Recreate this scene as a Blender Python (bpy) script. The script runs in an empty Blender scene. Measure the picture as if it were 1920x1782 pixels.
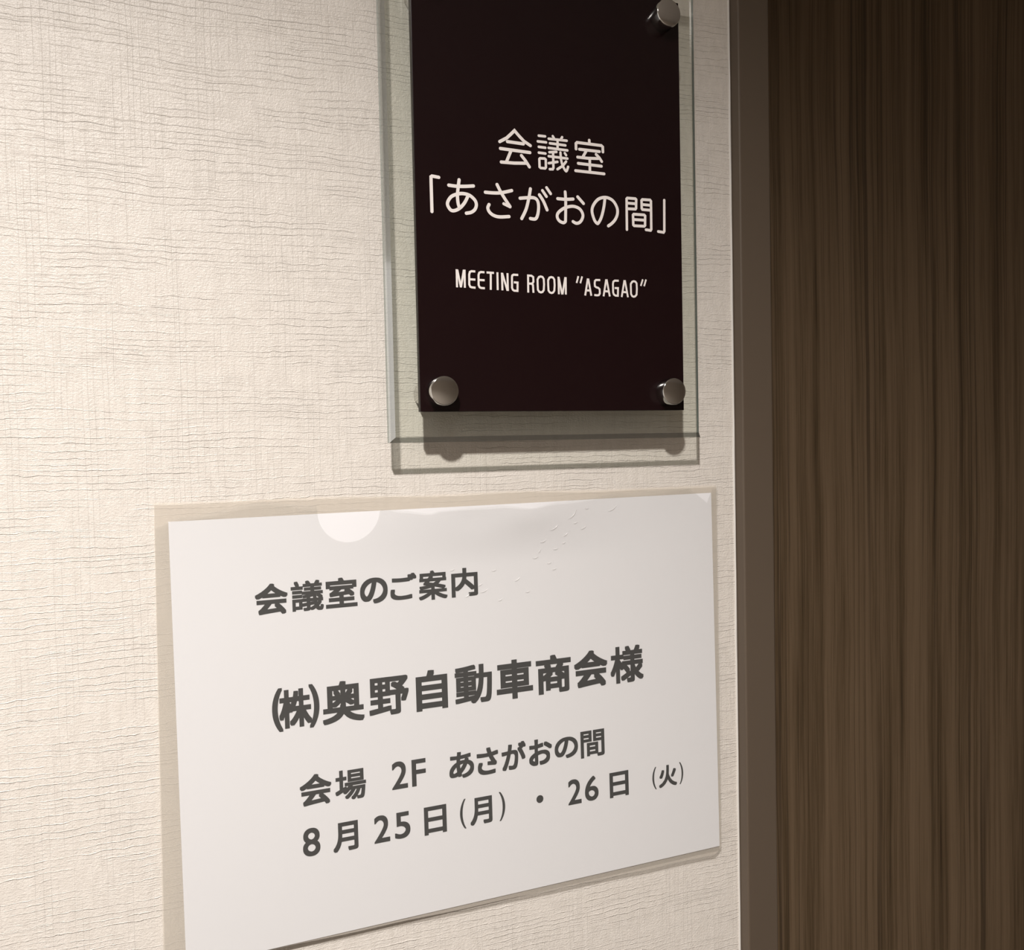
import bpy, bmesh, math, random
from mathutils import Vector, Matrix
random.seed(4)
S = bpy.context.scene
COL = S.collection
Z0 = 1.65            # height of the notice's centre above the floor; all measures below in metres

# ---------------------------------------------------------------- camera
cam_d = bpy.data.cameras.new('camera'); cam = bpy.data.objects.new('camera', cam_d); COL.objects.link(cam)
yaw, pitch, roll = 0.37732, -0.034965, -0.021066
fw = Vector((math.sin(yaw)*math.cos(pitch), math.cos(yaw)*math.cos(pitch), math.sin(pitch)))
rt = Vector((math.cos(yaw), -math.sin(yaw), 0)); up = rt.cross(fw)
rr = math.cos(roll)*rt + math.sin(roll)*up; uu = -math.sin(roll)*rt + math.cos(roll)*up
m = Matrix((rr, uu, -fw)).transposed().to_4x4()
m.translation = Vector((-0.149587, -0.4354, Z0+0.136409))
cam.matrix_world = m
cam_d.sensor_width = 36; cam_d.lens = 1643.35/1920*36; cam_d.clip_start = 0.01
S.camera = cam

# ---------------------------------------------------------------- world, lamps, exposure
w = bpy.data.worlds.new('world'); S.world = w; w.use_nodes = True
w.node_tree.nodes['Background'].inputs[0].default_value = (1.0, 0.94, 0.88, 1)
w.node_tree.nodes['Background'].inputs[1].default_value = 1.1
ld = bpy.data.lights.new('ceiling_spot', 'SPOT'); lo = bpy.data.objects.new('ceiling_spot', ld); COL.objects.link(lo)
lo.location = (-0.282, -0.665, Z0+0.728)
ld.energy = 86; ld.color = (1.0, 0.955, 0.915); ld.shadow_soft_size = 0.016
ld.spot_size = math.radians(146); ld.spot_blend = 1.0
S.view_settings.view_transform = 'Standard'; S.view_settings.look = 'None'
S.view_settings.gamma = 1.0; S.view_settings.use_curve_mapping = False
S.view_settings.exposure = 0.0
S.cycles.max_bounces = 12; S.cycles.transparent_max_bounces = 16
S.cycles.caustics_reflective = False; S.cycles.caustics_refractive = False

# ---------------------------------------------------------------- materials
class N:
    def __init__(s, name):
        s.m = bpy.data.materials.new(name); s.m.use_nodes = True; s.t = s.m.node_tree
        s.b = s.t.nodes['Principled BSDF']; s.out = s.t.nodes['Material Output']
    def n(s, typ, ins=None, **kw):
        x = s.t.nodes.new(typ)
        for k, v in kw.items(): setattr(x, k, v)
        for k, v in (ins or {}).items():
            if hasattr(v, 'is_output') : s.t.links.new(v, x.inputs[k])
            else: x.inputs[k].default_value = v
        return x
    def math(s, op, a, b=0.0, c=0.0, clamp=False):
        x = s.n('ShaderNodeMath', {0: a, 1: b, 2: c}, operation=op, use_clamp=clamp); return x.outputs[0]
    def map(s, vec, scale, loc=(0,0,0)):
        return s.n('ShaderNodeMapping', {'Vector': vec, 'Scale': scale, 'Location': loc}).outputs[0]
    def noise(s, vec, scale, detail=2, rough=.5):
        return s.n('ShaderNodeTexNoise', {'Vector': vec, 'Scale': scale, 'Detail': detail, 'Roughness': rough}).outputs[0]
    def ramp(s, fac, stops):
        r = s.n('ShaderNodeValToRGB', {'Fac': fac}); e = r.color_ramp.elements
        while len(e) < len(stops): e.new(.5)
        for i, (p, c) in enumerate(stops): e[i].position = p; e[i].color = (*c, 1)
        return r.outputs[0]
    def smooth(s, v, a, b, o0=0.0, o1=1.0):
        return s.n('ShaderNodeMapRange', {0: v, 1: a, 2: b, 3: o0, 4: o1}, interpolation_type='SMOOTHSTEP').outputs[0]
    def set(s, **kw):
        for k, v in kw.items():
            i = s.b.inputs[k.replace('_', ' ')]
            if hasattr(v, 'is_output'): s.t.links.new(v, i)
            else: i.default_value = v

def plain(name, col, rough=.5, metal=0.0, spec=.5):
    a = N(name); a.set(Base_Color=(*col, 1), Roughness=rough, Metallic=metal); a.b.inputs['Specular IOR Level'].default_value = spec
    return a.m

def wallpaper():
    a = N('cream_woven_wallpaper'); co = a.n('ShaderNodeTexCoord').outputs['Object']
    sep = a.n('ShaderNodeSeparateXYZ', {0: co}); x, z = sep.outputs[0], sep.outputs[2]
    wob = a.math('MULTIPLY', a.math('SUBTRACT', a.noise(a.map(co, (11, 1, 30)), 1.0, 4), .5), .0095)
    wob2 = a.math('MULTIPLY', a.math('SUBTRACT', a.noise(a.map(co, (130, 1, 160)), 1.0, 3), .5), .0024)
    zz = a.math('ADD', z, a.math('ADD', wob, wob2))
    xx = a.math('ADD', x, a.math('MULTIPLY', a.math('SUBTRACT', a.noise(a.map(co, (40, 1, 25)), 1.0, 3), .5), .0022))
    def lines(c, freq, wid, off):
        v = a.n('ShaderNodeTexVoronoi', {'W': a.math('MULTIPLY_ADD', c, freq, off)}, voronoi_dimensions='1D', feature='DISTANCE_TO_EDGE').outputs[0]
        return a.math('SUBTRACT', 1.0, a.smooth(v, 0.0, wid))
    def patch(sc, lo, hi, off):
        return a.smooth(a.noise(a.map(co, sc, (off, off, off)), 1.0, 2), lo, hi)
    h1 = a.math('MULTIPLY', lines(zz, 62, .085, 3.1), patch((20, 1, 70), .34, .60, 1))
    h1b = a.math('MULTIPLY', lines(zz, 100, .09, 9.4), patch((26, 1, 90), .42, .66, 7))
    h2 = a.math('MULTIPLY', lines(zz, 210, .13, 17.7), patch((20, 1, 200), .5, .7, 4))
    v1 = a.math('MULTIPLY', lines(xx, 70, .045, 5.2), patch((90, 1, 12), .42, .58, 2))
    v2 = a.math('MULTIPLY', lines(xx, 230, .11, 2.9), patch((200, 1, 25), .46, .64, 5))
    undul = a.noise(a.map(co, (14, 1, 85)), 1.0, 2)
    fib = a.noise(a.map(co, (1500, 1, 420)), 1.0, 2)
    fib2 = a.noise(a.map(co, (420, 1, 1300)), 1.0, 2)
    grain = a.noise(a.map(co, (1, 1, 1.25)), 780, 2, .6); grit = a.noise(co, 1900, 1)
    def acc(*t):
        r = None
        for val, k in t:
            q = a.math('MULTIPLY', val, k); r = q if r is None else a.math('ADD', r, q)
        return r
    rag = a.smooth(a.noise(a.map(co, (170, 1, 600)), 1.0, 2), .25, .6, .35, 1.0)
    h1 = a.math('MULTIPLY', h1, rag); h1b = a.math('MULTIPLY', h1b, rag)
    h = acc((h1, .54), (h1b, .28), (h2, .12), (v1, .18), (v2, .09), (undul, .40), (fib, .20), (fib2, .12), (grain, .62), (grit, .25))
    bp = a.n('ShaderNodeBump', {'Height': h, 'Strength': 1.0, 'Distance': WALL_BUMP})
    col = a.ramp(a.noise(a.map(co, (300, 1, 120)), 1.0, 3), [(.3, (.705, .655, .598)), (.7, (.775, .725, .668))])
    a.set(Base_Color=col, Roughness=.42, Normal=bp.outputs[0]); a.b.inputs['Specular IOR Level'].default_value = .5
    return a.m
WALL_BUMP = .00042

def door_wood():
    a = N('walnut_grain_laminate'); co = a.n('ShaderNodeTexCoord').outputs['Object']
    wv = a.noise(a.map(co, (7, 1, 2.6)), 1.0, 3)
    sep = a.n('ShaderNodeSeparateXYZ', {0: co})
    x2 = a.math('ADD', sep.outputs[0], a.math('MULTIPLY', wv, .013))
    cv = a.n('ShaderNodeCombineXYZ', {0: x2, 1: sep.outputs[1], 2: sep.outputs[2]}).outputs[0]
    n1 = a.noise(a.map(cv, (62, 1, 1.1)), 1.0, 3, .6)
    n2 = a.noise(a.map(cv, (240, 1, 2.6)), 1.0, 3, .6)
    n3 = a.noise(a.map(cv, (1000, 1, 16)), 1.0, 2, .6)
    n4 = a.noise(a.map(cv, (26, 1, .8)), 1.0, 2)
    f = a.math('ADD', a.math('MULTIPLY', n1, .44), a.math('ADD', a.math('MULTIPLY', n2, .33), a.math('MULTIPLY', n3, .23)))
    c = a.ramp(f, [(.33, (.036, .022, .010)), (.43, (.088, .057, .030)), (.52, (.136, .091, .053)), (.66, (.170, .116, .070))])
    n5 = a.noise(a.map(cv, (150, 1, .5)), 1.0, 1)
    line = a.math('SUBTRACT', 1.0, a.smooth(a.math('ABSOLUTE', a.math('SUBTRACT', n5, .5)), 0.0, .035))
    dark = a.math('MULTIPLY', line, a.smooth(n4, .42, .62))
    mx = a.n('ShaderNodeMix', {'Factor': a.math('MULTIPLY', dark, .6), 6: c, 7: (.022, .013, .007, 1)}, data_type='RGBA')
    bp = a.n('ShaderNodeBump', {'Height': n3, 'Strength': .25, 'Distance': .0003})
    a.set(Base_Color=mx.outputs[2], Roughness=.55, Normal=bp.outputs[0]); a.b.inputs['Specular IOR Level'].default_value = .3
    return a.m

def clear(name, tint, haze, hazecol, rough, ior=1.45, refl=1.0, hazetrans=False):
    """see-through sheet: transparent + a share of milky scatter + surface reflection"""
    a = N(name); a.t.nodes.remove(a.b)
    tr = a.n('ShaderNodeBsdfTransparent', {'Color': (*tint, 1)}).outputs[0]
    df = a.n('ShaderNodeBsdfDiffuse', {'Color': (*hazecol, 1)}).outputs[0]
    m1 = a.n('ShaderNodeMixShader', {0: haze, 1: tr, 2: df}).outputs[0]
    gl = a.n('ShaderNodeBsdfGlossy', {'Color': (1, 1, 1, 1), 'Roughness': rough}).outputs[0]
    bk = a.n('ShaderNodeNewGeometry').outputs['Backfacing']       # both faces reflect like the outside of the sheet
    io = a.math('ADD', ior, a.math('MULTIPLY', bk, 1/ior-ior))
    fr = a.math('MULTIPLY', a.n('ShaderNodeFresnel', {'IOR': io}).outputs[0], refl)
    m2 = a.n('ShaderNodeMixShader', {0: fr, 1: m1, 2: gl}).outputs[0]
    a.t.links.new(m2, a.out.inputs['Surface']); return a.m

M = {}
M['wall'] = wallpaper(); M['wood'] = door_wood()
M['frame'] = plain('brown_painted_steel', (.105, .078, .056), .5, 0, .4)
M['caulk'] = plain('pale_sealant', (.70, .67, .63), .5)
M['plate'] = plain('dark_maroon_acrylic', (.0092, .0030, .0036), .20, 0, .34)
M['white'] = plain('white_sign_print', (.86, .80, .77), .5)
M['chrome'] = plain('polished_metal', (.64, .62, .60), .10, 1.0)
M['ink'] = plain('black_toner', (.016, .016, .015), .6, 0, .3)
M['paper'] = plain('white_copy_paper', (.828, .820, .836), .7, 0, .2)
M['glass'] = clear('clear_acrylic', (.965, .975, .955), .018, (.74, .76, .72), .03)
M['bevel'] = clear('acrylic_bevel_facet', (.50, .53, .51), .10, (.78, .82, .82), .06, 1.5, 7.0)
M['rim'] = clear('acrylic_cut_edge', (.35, .40, .38), .45, (.28, .34, .32), .2, 1.5)
M['film_back'] = clear('milky_sleeve_film', (.95, .94, .92), .45, (.79, .72, .63), .35, 1.4, .6)
M['film'] = clear('clear_sleeve_film', (.98, .98, .975), .085, (.56, .55, .54), .32, 1.4, .8)
M['crease'] = clear('creased_sleeve_film', (.97, .97, .96), .35, (.88, .86, .84), .25, 1.45)
M['ceil'] = plain('white_ceiling_board', (.72, .70, .67), .9)
M['floor'] = plain('grey_brown_carpet', (.16, .13, .11), .95)
M['plaster'] = plain('beige_corridor_paper', (.70, .64, .57), .8)

# ---------------------------------------------------------------- helpers
def link(name, mesh, mat, parent=None, smooth=False):
    o = bpy.data.objects.new(name, mesh); COL.objects.link(o)
    for q in (mat if isinstance(mat, (list, tuple)) else [mat]): mesh.materials.append(q)
    if smooth:
        for p in mesh.polygons: p.use_smooth = True
    if parent: o.parent = parent
    return o
def tag(o, label, cat, group=None):
    o['label'] = label; o['category'] = cat
    if group: o['group'] = group
    return o
def pyd(name, vs, fs, mat, parent=None, smooth=False):
    me = bpy.data.meshes.new(name); me.from_pydata(vs, [], fs); me.update()
    return link(name, me, mat, parent, smooth)
def boxes(name, L, mat, parent=None, bevel=0.0):
    bm = bmesh.new()
    for x0, x1, y0, y1, z0, z1 in L:
        mm = Matrix.Translation(((x0+x1)/2, (y0+y1)/2, (z0+z1)/2)) @ Matrix.Diagonal((x1-x0, y1-y0, z1-z0, 1))
        g = bmesh.ops.create_cube(bm, size=1, matrix=mm)
        if bevel:
            es = list({e for v in g['verts'] for e in v.link_edges})
            bmesh.ops.bevel(bm, geom=es, offset=bevel, segments=3, affect='EDGES', profile=.5)
    me = bpy.data.meshes.new(name); bm.to_mesh(me); bm.free()
    return link(name, me, mat, parent)
def structure(o): o['kind'] = 'structure'; return o

# ---------------------------------------------------------------- the setting
X0, DX0, DX1, XE = -2.6, .16557, 1.06, 2.4     # wall start, door opening, wall end
DT = Z0+.53; CT = Z0+.77                        # door head, ceiling
structure(boxes('wall_back', [(X0, DX0, 0, .12, 0, CT), (DX0, DX1, 0, .12, DT, CT), (DX1, XE, 0, .12, 0, CT)], M['wall']))
structure(boxes('wall_front', [(X0, XE, -1.85, -1.75, 0, CT)], M['plaster']))
structure(boxes('wall_right_light_block', [(XE, XE+.1, -1.85, .12, 0, CT)], M['plaster']))  # unseen end wall, added so ambient light enters from the left only
structure(boxes('floor', [(X0, XE, -1.85, .12, -.05, 0)], M['floor']))
structure(boxes('ceiling', [(X0, XE, -1.85, .12, CT, CT+.05)], M['ceil']))
FW = .0218
tr = structure(boxes('trim_1', [(DX0+.00005, DX0+FW, -.008, .115, 0, DT-FW), (DX1-FW, DX1, -.008, .115, 0, DT-FW),
                                (DX0+.00005, DX1, -.008, .115, DT-FW, DT)], M['frame'], None, .0011))
def bead():
    vs, fs = [], []; n = 120; prof = [(0, 0), (-.00025, -.0006), (-.0009, -.0007), (-.0013, 0)]
    for i in range(n+1):
        z = .0+DT*i/n; j = .00018*math.sin(i*2.3)+.00012*math.sin(i*5.1)
        for (a, b) in prof: vs.append((DX0+a+(j if a < -.0005 else 0), b, z))
    for i in range(n):
        for k in range(3): q = i*4+k; fs.append((q, q+1, q+5, q+4))
    return fs, vs
fs, vs = bead(); structure(pyd('trim_2', vs, fs, M['caulk'], None, True))
dr = structure(boxes('door_1', [(DX0+FW+.002, DX1-FW-.002, 0.062, .100, .006, DT-FW-.003)], M['wood'], None, .0012))
# lever handle on the far side of the door (outside the photograph's frame)
def lathe(prof, n=48):
    """profile [(radius, y)] turned round the y axis"""
    vs, fs = [], []
    for r, y in prof:
        for i in range(n):
            t = 2*math.pi*i/n; vs.append((r*math.cos(t), y, r*math.sin(t)))
    for k in range(len(prof)-1):
        for i in range(n):
            j = (i+1) % n; fs.append((k*n+i, k*n+j, (k+1)*n+j, (k+1)*n+i))
    return vs, fs
hb = bmesh.new()
me = bpy.data.meshes.new('h'); v_, f_ = lathe([(.0001, -.012), (.024, -.012), (.026, -.010), (.026, 0), (.0001, 0)]); me.from_pydata(v_, [], f_); hb.from_mesh(me); bpy.data.meshes.remove(me)
for (a, b, c, d, e, g) in ((-.009, .009, -.055, -.010, -.009, .009), (-.125, .009, -.062, -.045, -.008, .008)):
    mm = Matrix.Translation(((a+b)/2, (c+d)/2, (e+g)/2)) @ Matrix.Diagonal((b-a, d-c, g-e, 1)); bmesh.ops.create_cube(hb, size=1, matrix=mm)
me = bpy.data.meshes.new('door_handle'); hb.to_mesh(me); hb.free()
dh = link('door_handle', me, M['chrome'], dr); dh.location = (DX1-.09, .0621, 1.0)

# ---------------------------------------------------------------- the room sign: acrylic panel, maroon plate, four stand-offs
def empty(name, loc=(0, 0, 0)):
    o = bpy.data.objects.new(name, None); COL.objects.link(o); o.location = loc; o.empty_display_size = .02; return o
SX, SZ = .041, Z0+.1383
sign = empty('room_sign', (SX, 0, SZ))
tag(sign, 'dark maroon room sign with white Japanese writing, above the white paper notice', 'sign')
gx0, gx1, gz0, gz1 = -.04782-SX, .12974-SX, 0.0, .38662-.1383     # outer outline of the clear panel
GF, E, T = -.02035, .00258, .00583
def ring_pts(i, y): return [(gx0+i, y, gz0+i), (gx1-i, y, gz0+i), (gx1-i, y, gz1-i), (gx0+i, y, gz1-i)]
def facets(name, a, b, mat, parent):
    return pyd(name, a+b, [(i, (i+1) % 4, 4+(i+1) % 4, 4+i) for i in range(4)], mat, parent)
vs = ring_pts(E, GF)+ring_pts(0, GF+T)
panel = pyd('clear_panel', vs, [(0, 1, 2, 3), (7, 6, 5, 4)], M['glass'], sign)
panel['label'] = 'clear see-through acrylic panel'
o = facets('bevelled_edge', ring_pts(E, GF), ring_pts(0, GF+E), M['bevel'], panel); o['label'] = 'pale bluish bevel around the clear panel'
o = facets('cut_edge', ring_pts(0, GF+E), ring_pts(0, GF+T), M['rim'], panel); o['label'] = 'dark thin side edge of the clear panel'
px0, px1, pz0, pz1 = -.03351-SX, .11542-SX, .1531-.1383, .37182-.1383
PY = -.024
plate = boxes('name_plate', [(px0, px1, PY, GF-.00002, pz0, pz1)], M['plate'], sign, .00025)
plate['label'] = 'dark maroon plate with white writing'

def smooth_line(P, k=7):
    if len(P) < 3: return P
    Q = [P[0]]+P+[P[-1]]; out = []
    for i in range(1, len(Q)-2):
        a, b, c, d = [Vector(q) for q in Q[i-1:i+3]]
        for s in range(k):
            t = s/k; out.append(tuple(.5*((2*b)+(c-a)*t+(2*a-5*b+4*c-d)*t*t+(3*b-a-3*c+d)*t*t*t)))
    return out+[P[-1]]
def stroke(vs, fs, P, wd, closed, flat, y):
    """ribbon of constant width along P with mitred joints and round (or flat) ends"""
    P = [Vector(p) for p in P]; n = len(P); h = wd/2; L = []
    for i in range(n):
        a = P[i-1] if (i or closed) else None; b = P[(i+1) % n] if (i < n-1 or closed) else None
        d1 = (P[i]-a).normalized() if a is not None else None; d2 = (b-P[i]).normalized() if b is not None else None
        d1 = d1 if d1 is not None else d2; d2 = d2 if d2 is not None else d1
        n1, n2 = Vector((-d1.y, d1.x)), Vector((-d2.y, d2.x)); mt = (n1+n2)
        mt = mt.normalized() if mt.length > 1e-6 else n1
        k = h/max(.42, mt.dot(n1)); L.append((P[i]+mt*k, P[i]-mt*k))
    base = len(vs)
    for i, (a, b) in enumerate(L): yy = y-i*2e-7; vs += [(a.x, yy, a.y), (b.x, yy, b.y)]       # a line crossing itself lies minutely higher as it runs on
    for i in range(n if closed else n-1):
        j = (i+1) % n; fs.append((base+2*i, base+2*i+1, base+2*j+1, base+2*j))
    if not closed and not flat:
        for i, s in ((0, -1), (n-1, 1)):
            d = (P[1]-P[0] if i == 0 else P[-1]-P[-2]).normalized()*s; a0 = math.atan2(d.y, d.x)
            c = len(vs); vs.append((P[i].x, y, P[i].y))
            for q in range(11):
                t = a0-math.pi/2+math.pi*q/10; vs.append((P[i].x+h*math.cos(t), y, P[i].y+h*math.sin(t)))
            for q in range(10): fs.append((c, c+1+q, c+2+q))
STROKES=[('l',1.6,[(10.62,287.06),(14.41,289.27),(16.6,291.31),(18.69,293.36),(20.91,291.13),(23.75,288.62),(27.17,286.83)]),('l',1.6,[(14.72,287.5),(23.36,287.26)]),('l',1.6,[(10.89,283.71),(26.83,283.3)]),('l',1.6,[(16.59,283.25),(13.96,277.39)]),('l',1.6,[(11.2,277.05),(18.07,277.2),(24.6,277.77)]),('l',1.6,[(22.14,281.34),(24.26,279.06),(26.38,276.11)]),('l',1.3,[(31.86,292.25),(35.36,292.3)]),('l',1.3,[(31.25,289.35),(35.86,289.34)]),('l',1.3,[(31.74,286.64),(35.35,286.58)]),('l',1.3,[(31.68,283.73),(35.36,283.67)]),('l',1.3,[(39.64,292.83),(40.36,291.73)]),('l',1.3,[(44.88,292.89),(44.3,291.99)]),('l',1.3,[(37.38,291.34),(47.48,291.42)]),('l',1.3,[(38.0,289.13),(46.68,288.97)]),('l',1.3,[(37.21,286.71),(47.76,286.52)]),('l',1.3,[(42.33,291.27),(42.24,286.72)]),('l',1.3,[(37.61,284.57),(41.53,285.14)]),('l',1.3,[(37.19,282.52),(47.67,282.38)]),('l',1.3,[(39.65,284.61),(39.68,276.88),(39.29,276.18),(37.61,276.02)]),('l',1.3,[(37.12,278.99),(41.99,280.14)]),('l',1.3,[(46.88,280.78),(44.95,278.4),(41.91,276.42)]),('l',1.3,[(46.22,284.94),(46.95,284.0)]),('s',1.3,[(43.78,285.03),(44.07,281.35),(44.95,278.4),(46.78,275.87),(47.96,278.18)]),('c',1.3,[(31.9,280.48),(32.35,280.96),(34.86,281.08),(35.45,280.63),(35.47,276.75),(34.98,276.17),(32.54,276.14),(31.96,276.62)]),('l',1.5,[(60.4,293.04),(60.44,291.5)]),('l',1.5,[(52.71,287.8),(52.69,290.52),(53.35,291.16),(67.41,291.04),(68.18,290.43),(68.24,287.86)]),('l',1.5,[(54.62,287.83),(66.18,287.82)]),('l',1.5,[(58.43,287.2),(56.65,284.3)]),('l',1.5,[(53.5,283.71),(59.13,283.69),(65.33,284.14)]),('l',1.5,[(64.2,286.15),(66.11,284.56),(67.44,282.8)]),('l',1.5,[(53.78,280.54),(67.2,280.37)]),('l',1.5,[(60.47,282.97),(60.42,276.81)]),('l',1.5,[(52.18,276.65),(68.69,276.56)]),('l',1.6,[(-21.5,266.5),(-24.85,266.8),(-25.43,266.37),(-25.35,249.79)]),('s',1.65,[(-16.51,263.17),(-12.77,263.02),(-8.65,263.29),(-3.79,263.91)]),('s',1.65,[(-11.15,266.23),(-11.76,262.3),(-12.19,258.72),(-12.0,255.18),(-11.47,253.13)]),('s',1.65,[(-6.68,258.86),(-8.49,255.47),(-10.97,252.68),(-13.74,251.17),(-15.78,251.33),(-17.26,253.47),(-17.04,255.42),(-15.28,257.81),(-12.52,259.17),(-9.42,259.76),(-5.98,259.24),(-3.26,257.19),(-2.44,254.98),(-3.19,252.64),(-5.14,251.03),(-7.75,250.34)]),('s',1.65,[(2.43,261.42),(6.66,261.45),(10.93,261.91),(16.5,263.45)]),('s',1.65,[(8.71,265.73),(10.58,262.28),(12.99,258.7),(15.42,255.43)]),('s',1.65,[(4.23,255.52),(3.55,253.83),(4.32,251.92),(6.4,250.44),(9.58,249.86),(14.77,250.42)]),('s',1.65,[(20.94,260.01),(25.31,260.64),(28.61,260.82),(30.42,259.63),(31.01,256.67),(30.45,252.61),(29.11,250.33),(26.36,250.29)]),('s',1.65,[(26.69,265.16),(25.67,260.24),(24.09,254.78),(21.62,249.94)]),('s',1.65,[(31.58,262.57),(33.73,259.57),(35.68,255.36)]),('l',1.5,[(15.42,255.26),(12.05,256.54)]),('l',1.5,[(33.29,264.89),(35.45,262.06)]),('l',1.5,[(35.62,266.54),(37.83,263.67)]),('s',1.6,[(41.7,261.5),(46.1,261.53),(50.47,262.02)]),('s',1.6,[(53.09,263.36),(56.35,260.22)]),('s',1.6,[(46.07,265.32),(46.27,260.59),(46.01,251.76),(45.79,250.21),(44.53,249.55),(42.3,250.46),(41.29,252.42),(42.01,254.5),(44.87,256.75),(48.3,258.04),(51.34,258.29),(54.38,257.16),(55.93,254.55),(55.42,252.12),(53.85,250.29),(51.93,249.81),(50.23,250.54)]),('s',1.6,[(68.9,263.48),(68.15,258.93),(66.68,253.99),(65.07,251.11),(64.08,250.63),(62.56,252.3),(61.29,256.33),(61.93,259.47),(64.52,262.77),(67.66,264.24),(70.8,264.33),(73.92,262.85),(76.03,259.56),(76.17,256.44),(74.93,253.57),(72.91,251.34),(70.71,249.79)]),('l',1.45,[(81.72,248.66),(81.82,264.72),(82.31,265.21),(87.13,265.26),(87.61,264.85),(87.44,260.28),(87.03,259.79),(82.61,259.62)]),('l',1.45,[(82.26,262.56),(87.08,262.6)]),('l',1.45,[(95.96,259.9),(91.28,259.88),(90.88,260.38),(90.84,264.59),(91.37,265.16),(96.06,265.3),(96.58,264.71),(96.52,249.87),(96.1,249.21),(93.24,249.36)]),('l',1.45,[(91.33,262.52),(96.21,262.49)]),('l',1.45,[(85.92,254.21),(92.4,254.34)]),('l',1.45,[(104.79,265.91),(104.55,249.37),(104.08,248.7),(100.78,248.93)]),('c',1.45,[(85.48,256.52),(85.97,257.01),(92.24,257.11),(92.85,256.66),(92.71,251.61),(92.22,251.12),(86.06,250.96),(85.58,251.38)]),('f',1.05,[(-13.43,213.92),(-13.44,222.71)]),('f',1.05,[(-13.16,222.59),(-11.45,214.01)]),('f',1.05,[(-11.45,214.01),(-9.72,222.63)]),('f',1.05,[(-9.37,222.73),(-9.41,213.89)]),('f',1.05,[(-3.8,222.13),(-5.83,222.16),(-6.65,221.71),(-7.03,220.47),(-7.09,215.57),(-6.59,214.51),(-5.88,214.27),(-3.85,214.14)]),('f',1.05,[(-6.94,218.16),(-3.84,218.13)]),('f',1.05,[(1.01,221.98),(-0.89,222.01),(-1.78,221.56),(-2.15,220.45),(-2.21,215.53),(-1.71,214.46),(-0.93,214.17),(1.03,214.12)]),('f',1.05,[(-2.15,218.07),(1.0,218.06)]),('f',1.05,[(2.09,221.95),(6.03,221.91)]),('f',1.05,[(4.32,221.88),(4.13,213.49)]),('f',1.05,[(7.85,222.33),(7.82,213.52)]),('f',1.05,[(10.35,213.5),(10.25,222.24)]),('f',1.05,[(10.46,222.06),(13.09,213.48)]),('f',1.05,[(13.29,222.2),(13.33,213.36)]),('f',1.05,[(19.08,221.59),(16.58,221.6),(15.82,221.14),(15.65,220.25),(15.59,214.98),(15.96,214.11),(16.7,213.64),(18.51,213.59),(18.66,217.76),(16.64,217.8)]),('f',1.05,[(24.35,213.01),(24.45,221.58),(26.28,221.57),(27.27,220.97),(27.34,218.6),(26.65,217.59),(24.66,217.55)]),('f',1.05,[(26.34,217.57),(27.03,216.91),(27.22,213.05)]),('c',1.05,[(31.43,221.46),(32.41,221.23),(33.07,220.28),(33.19,217.48),(32.95,214.65),(32.25,213.69),(31.38,213.4),(30.4,213.7),(29.71,214.65),(29.62,217.31),(29.61,219.83),(30.41,221.13)]),('c',1.05,[(37.31,221.45),(38.3,221.22),(38.97,220.26),(39.1,217.44),(38.85,214.61),(38.14,213.64),(37.26,213.35),(36.28,213.65),(35.58,214.6),(35.48,217.27),(35.48,219.81),(36.28,221.12)]),('f',1.05,[(41.38,212.91),(41.32,221.82)]),('f',1.05,[(41.41,221.69),(43.26,212.9)]),('f',1.05,[(43.42,212.91),(45.18,221.73)]),('f',1.05,[(45.43,221.8),(45.31,212.93)]),('f',1.05,[(56.39,212.9),(58.08,221.75)]),('f',1.05,[(58.4,221.77),(60.0,212.93)]),('f',1.05,[(57.15,215.6),(59.25,215.6)]),('f',1.05,[(65.36,221.31),(62.92,221.24),(62.26,220.72),(62.07,219.42),(62.2,217.98),(63.0,217.44),(64.14,217.21),(64.94,216.52),(64.99,214.36),(64.39,213.47),(63.41,213.28),(61.73,213.41)]),('f',1.05,[(67.15,212.95),(68.86,221.85)]),('f',1.05,[(69.12,221.87),(70.82,213.02)]),('f',1.05,[(67.86,215.64),(70.15,215.6)]),('f',1.05,[(76.3,221.49),(73.89,221.43),(73.05,220.81),(72.8,219.64),(72.84,215.28),(73.25,214.14),(74.23,213.6),(75.62,213.6),(75.8,217.6),(73.81,217.56)]),('f',1.05,[(77.87,213.02),(79.7,221.95)]),('f',1.05,[(79.93,221.96),(81.64,213.04)]),('f',1.05,[(78.58,215.68),(80.92,215.64)]),('f',0.95,[(52.65,222.68),(51.56,219.14)]),('f',0.95,[(54.82,222.65),(53.7,219.1)]),('f',0.95,[(90.88,222.94),(89.56,219.4)]),('f',0.95,[(92.85,222.95),(91.59,219.35)]),('c',1.05,[(85.39,221.7),(86.39,221.46),(87.05,220.61),(87.16,217.68),(86.94,214.73),(86.08,213.75),(85.17,213.48),(84.23,213.79),(83.58,214.88),(83.53,217.51),(83.51,220.15),(84.37,221.36)])]
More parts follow.
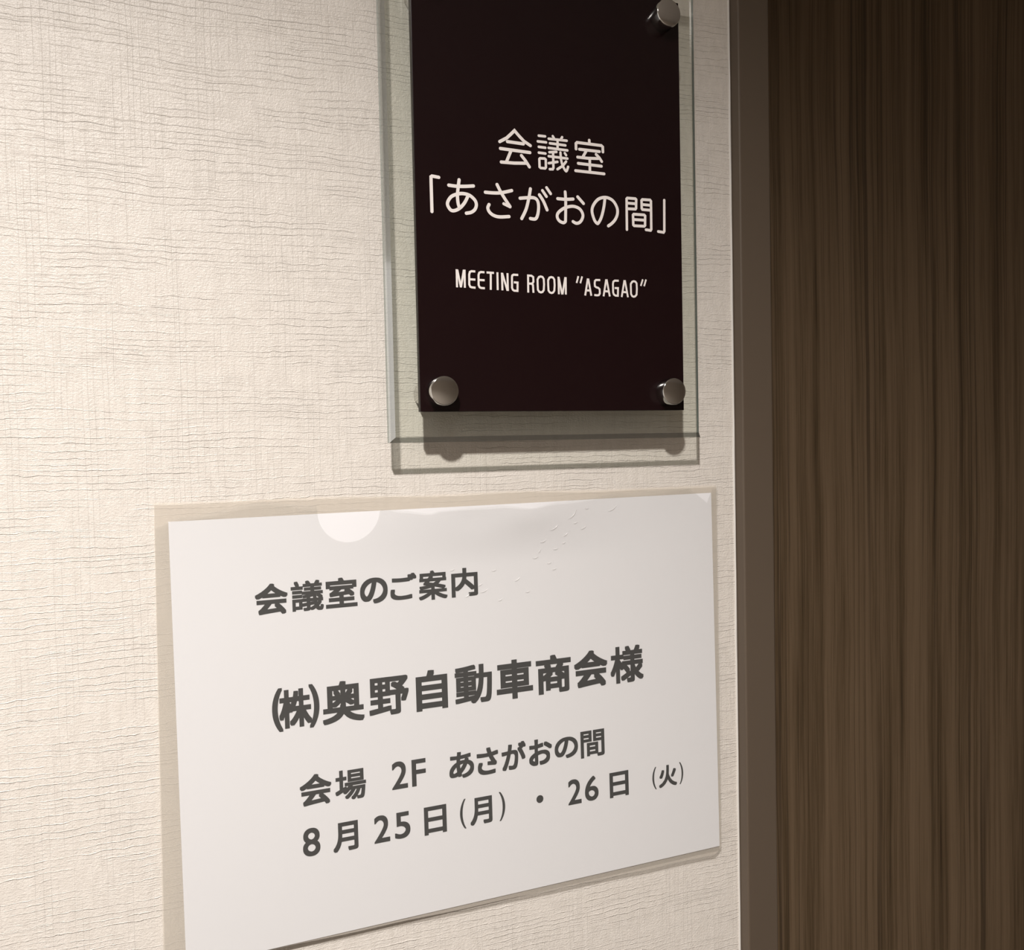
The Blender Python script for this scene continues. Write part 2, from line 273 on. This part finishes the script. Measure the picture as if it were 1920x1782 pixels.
CHARS=[(0,'会',-111.15,-95.69,57.26,72.45),(0,'議',-94.22,-78.58,57.49,72.51),(0,'室',-77.54,-61.88,57.73,72.59),(0,'の',-60.49,-46.37,58.14,71.23),(0,'ご',-45.06,-31.2,58.74,72.14),(0,'案',-30.27,-14.84,57.29,72.47),(0,'内',-12.64,1.9,57.39,72.45),(1,'(',-105.09,-100.03,0.06,21.35),(1,'株',-101.85,-86.1,1.2,20.1),(1,')',-87.5,-82.45,0.05,21.49),(1,'奥',-81.15,-60.2,0.19,21.12),(1,'野',-57.84,-37.21,0.85,20.39),(1,'自',-33.46,-16.5,0.3,21.15),(1,'動',-12.49,8.18,0.54,21.11),(1,'車',10.62,31.58,0.07,21.16),(1,'商',33.52,54.44,0.13,21.13),(1,'会',56.2,77.03,0.31,20.99),(1,'様',78.77,99.95,0.19,21.04),(2,'会',-93.51,-77.97,-38.73,-23.1),(2,'場',-76.24,-60.76,-38.98,-23.51),(2,'2',-47.54,-39.28,-37.74,-23.58),(2,'F',-37.11,-29.64,-37.83,-23.96),(2,'あ',-17.04,-3.38,-37.79,-23.78),(2,'さ',-1.78,10.32,-38.22,-23.83),(3,'8',-92.9,-84.46,-63.43,-49.4),(3,'月',-78.2,-65.62,-64.19,-49.55),(3,'2',-57.54,-49.42,-63.45,-49.51),(3,'5',-46.9,-38.75,-63.39,-49.79),(3,'日',-31.4,-19.32,-64.36,-49.71),(3,'(',-11.98,-8.68,-64.65,-48.9),(3,'月',-6.37,6.05,-64.02,-49.53),(3,')',10.01,13.45,-64.33,-48.68),(2,'が',12.23,26.28,-37.98,-23.26),(2,'お',28.03,41.7,-38.06,-23.8),(2,'の',43.21,57.38,-36.79,-25.05),(2,'間',58.98,73.77,-38.53,-23.58),(3,'・',31.59,35.72,-58.7,-54.41),(3,'2',50.57,58.66,-63.1,-49.16),(3,'6',60.83,69.25,-62.97,-49.13),(3,'日',76.26,88.35,-63.71,-49.46),(3,'(',103.77,106.47,-63.62,-50.68),(3,'火',108.04,120.12,-63.45,-50.77),(3,')',121.79,124.39,-63.35,-50.46)]
def lettering(name, items, parent, label):
    vs, fs = [], []
    for k, (kind, wd, P) in enumerate(items):
        P = [(x/1000-SX, z/1000+Z0-SZ) for x, z in P]
        if kind == 's': P = smooth_line(P)
        stroke(vs, fs, P, wd/1000, kind == 'c', kind == 'f', PY-.00003-(k % 12)*.000012)
    o = pyd(name, vs, fs, M['white'], parent); o['label'] = label
E0 = [i for i, s in enumerate(STROKES) if s[1] < 1.2][0]
lettering('lettering', STROKES[:E0], plate, 'two lines of rounded white Japanese characters')
lettering('lettering', STROKES[E0:], plate, 'narrow white capitals reading MEETING ROOM ASAGAO')

R = .00711
def standoff(x, z):
    so = pyd('standoff', *lathe([(.0001, -.0313), (R-.0006, -.0313), (R-.0002, -.03115), (R, -.0308), (R, PY-.0001), (.0001, PY-.0001)], 64), M['chrome'], sign, True)
    so.location = (x-SX, 0, z+Z0-SZ)
    b = pyd('barrel', *lathe([(.0001, GF+T+.0001), (R, GF+T+.0001), (R, -.0004), (.0001, -.0004)], 64), M['chrome'], so, True)
    b['label'] = 'metal spacer between the clear panel and the wall'
    for o in (so, b):
        o.data.set_sharp_from_angle(angle=math.radians(40))
for z in (.16292, .3620):
    for x in (-.02315, .10506): standoff(x, z)

# ---------------------------------------------------------------- the paper notice in its sleeve
PHI = .005404
def bulge(u, v):
    """how far the top of the sheet leans off the wall (mm)"""
    a = math.exp(-((u-15)/62)**2); t = min(1, max(0, (v-73)/33)); t = t*t*(3-2*t)
    b = .55*math.exp(-((u-32)/16)**2-((v-96)/9)**2)-.4*math.exp(-((u-2)/14)**2-((v-98)/8)**2)
    return 2.6*a*t+b*a*t
def gap(v): return 1.0+2.4*min(1, max(0, (110-v)/220))
def sheet(name, cols, bot, top, yfun, mat, parent=None, rows=60):
    vs, fs = [], []; n = len(cols)
    for u in cols:
        b, t = bot(u), top(u)
        for j in range(rows+1):
            v = b+(t-b)*j/rows; vs.append((u/1000, -yfun(u, v)/1000, v/1000))
    for i in range(n-1):
        for j in range(rows):
            q = i*(rows+1)+j; fs.append((q, q+rows+1, q+rows+2, q+1))
    return pyd(name, vs, fs, mat, parent, True)
def place(o): o.location = (0, 0, Z0); o.rotation_euler = (0, -PHI, 0)
lin = lambda a, b, n: [a+(b-a)*i/n for i in range(n+1)]
def interp(P, x):
    if x <= P[0][0]: return P[0][1]
    for (a, b), (c, d) in zip(P, P[1:]):
        if x <= c:
            t = (x-a)/(c-a); t = t*t*(3-2*t) if len(P) > 3 else t
            return b+(d-b)*t
    return P[-1][1]
paper = sheet('paper_notice', lin(-148.2, 148.2, 150), lambda u: -104.8, lambda u: 104.8, lambda u, v: gap(v)+.45+bulge(u, v), M['paper'], rows=100)
place(paper); tag(paper, 'white paper notice with bold Japanese writing held in the clear sleeve', 'notice')

FONT_W = {0: .032, 1: .045, 2: .030, 3: .030}      # how far the strokes are thickened, in ems
NAMES = {0: 'top line of black Japanese writing', 1: 'largest line of black Japanese writing', 2: 'venue line of black writing reading 2F', 3: 'date line of black writing, 25 and 26'}
tmp = []
for line, c, u0, u1, v0, v1 in CHARS:
    cu = bpy.data.curves.new('t', 'FONT'); cu.body = c; cu.size = 1; cu.fill_mode = 'FRONT'; cu.resolution_u = 6
    ob = bpy.data.objects.new('t', cu); COL.objects.link(ob); tmp.append((ob, line, (u0, u1, v0, v1), c))
bpy.context.view_layer.update(); dg = bpy.context.evaluated_depsgraph_get()
acc = {k: ([], []) for k in NAMES}
for ob, line, (u0, u1, v0, v1), c in tmp:
    me = ob.evaluated_get(dg).to_mesh(); xs = [v.co.x for v in me.vertices]; ys = [v.co.y for v in me.vertices]
    ax, bx, ay, by = min(xs), max(xs), min(ys), max(ys); vs, fs = acc[line]; n0 = len(vs)
    wgt = FONT_W[line] if c not in '()' else (.030 if line == 1 else .004)
    if c in '26F85': wgt = .017
    if c == '・': wgt = 0
    if c in '議案様奥動野株間場': wgt *= .80      # crowded characters keep their counters open
    em = (v1-v0)/(by-ay)
    rad = .88*wgt*min(em, 18)
    for k in range(9 if rad > .01 else 1):          # heavier strokes: the outline laid down nine times in a tiny square
        dx, dy = (0, 0) if k == 0 else (rad*[1, 1, 1, 0, 0, -1, -1, -1][k-1], rad*[1, 0, -1, 1, -1, 1, 0, -1][k-1])
        n0 = len(vs)
        for v in me.vertices:
            u = u0+rad+(v.co.x-ax)/(bx-ax)*(u1-u0-2*rad)+dx; q = v0+rad+(v.co.y-ay)/(by-ay)*(v1-v0-2*rad)+dy
            vs.append((u/1000, -(gap(q)+.45+bulge(u, q)+.06+k*.004)/1000, q/1000))
        for p in me.polygons: fs.append([n0+i for i in p.vertices])
    ob.evaluated_get(dg).to_mesh_clear()
for ob, *_ in tmp: cu = ob.data; bpy.data.objects.remove(ob); bpy.data.curves.remove(cu)
for k in sorted(NAMES):
    o = pyd('lettering', acc[k][0], acc[k][1], M['ink'], paper); o['label'] = NAMES[k]

sleeve = empty('plastic_sleeve'); place(sleeve)
tag(sleeve, 'clear plastic sleeve with a thumb notch stuck to the wallpaper below the maroon sign', 'sleeve')
SL, SR = -156.2, 151.0
edge_l = lambda v: -154.1-4.1*(113.8-v)/218.4
def shear(o):      # the sleeve's left side runs slightly out towards the bottom
    for v in o.data.vertices:
        u, q = v.co.x*1000, v.co.z*1000; t = (SR-u)/(SR-SL)
        v.co.x = (u+t*(edge_l(q)-SL)+(1-t)*(1.3*(q/110)))/1000
s_top = lambda u: 113.8+(108.5-113.8)*(u-SL)/(SR-SL)+.35*math.sin(u/17)
s_bot = lambda u: -104.6-(5.1)*(u-SL)/(SR-SL)+.15*math.sin(u/9)+(max(0, u-147)*1.0)
bf = sheet('back_film', lin(SL, SR, 120), s_bot, s_top, lambda u, v: gap(v)+.25*math.sin(u/11+v/13)*max(0, (v-95)/15), M['film_back'], sleeve, rows=40)
shear(bf); bf['label'] = 'milky back sheet of the sleeve'
FT = [(-156, 103.0), (-143.6, 106.8), (-109, 111.6), (-79.5, 109.0), (-64, 107.2), (-45, 105.2), (-41, 104.4), (-25, 102.1), (-19.4, 103.2), (3.9, 103.7), (12.9, 104.3), (31.1, 102), (46.9, 104.3), (66, 105.6), (85, 107.6), (151, 108.4)]
def f_top(u):
    v = interp(FT, u)
    if -82.2 < u < -51.0:                      # half-round thumb notch
        t = (u+66.6)/15.6; v = min(v, 106.5-16.4*math.sqrt(max(0, 1-t*t)))
    if 131.5 < u < 147: v = min(v, 99.3+abs(u-143.5)*(.75 if u < 143.5 else 2.4))
    return v
cols = sorted(lin(SL, SR, 200)+lin(-83, -50, 80)+lin(130, 148, 40))
ff = sheet('front_film', cols, lambda u: s_bot(u)+.2, f_top, lambda u, v: gap(v)+.85+bulge(u, v)*1.05+.4*(1+math.sin(u/7.5))*max(0, (v-92)/14)+(.5 if v > 100 and abs(u-15) < 60 else 0)*((v-100)/8 if v > 100 else 0), M['film'], sleeve, rows=60)
shear(ff); ff['label'] = 'clear front sheet with a half-round thumb notch'
# small bright creases pressed into the front film
def crease_strip(vs, fs, u, v, ln, ang, wd=.42, curve=.25):
    b = len(vs); n = 8
    for i in range(n+1):
        t = i/n*2-1; x = t*ln/2; y = curve*ln*(t*t-.5)*.6; k = (1-t*t)
        for s, hgt in ((-1, 0), (0, 1), (1, 0)):
            a, c = x, y+s*wd*.5*(k+.1); uu_ = u+a*math.cos(ang)-c*math.sin(ang); vv_ = v+a*math.sin(ang)+c*math.cos(ang)
            vs.append((uu_/1000, -(gap(vv_)+.92+bulge(uu_, vv_)*1.05+.22*hgt*k)/1000, vv_/1000))
    for i in range(n):
        for s in range(2): q = b+i*3+s; fs.append((q, q+3, q+4, q+1))
vs, fs = [], []
CR = [(57.2,97,8,.75),(46,90.5,6,.5),(39.6,83.6,4.2,.3),(53,86.4,3.6,.6),(63.8,89.5,4.4,.35),(35,75,4,.2),(43,71.5,3,.2),(47,79,3.5,.1),(59,92.6,3,.3),(82,99,7,.45),(66,100.2,3,.1),(52,82,2.6,.4),(37.5,78.5,3,1.0),(-4,58,3.6,.6),(3,63,3,.4),(5,59.5,5,.3),(24,64,4,.5),(11,70,3.4,.2),(30,57,3,.1),(46,68,3,.2),(-12,72,3,.3),(14,54,3,.4)]
for u, v, ln, an in CR: crease_strip(vs, fs, u, v, ln, an)
o = pyd('crease', vs, fs, M['crease'], sleeve, True); o['kind'] = 'stuff'; o['label'] = 'small bright creases in the sleeve film'
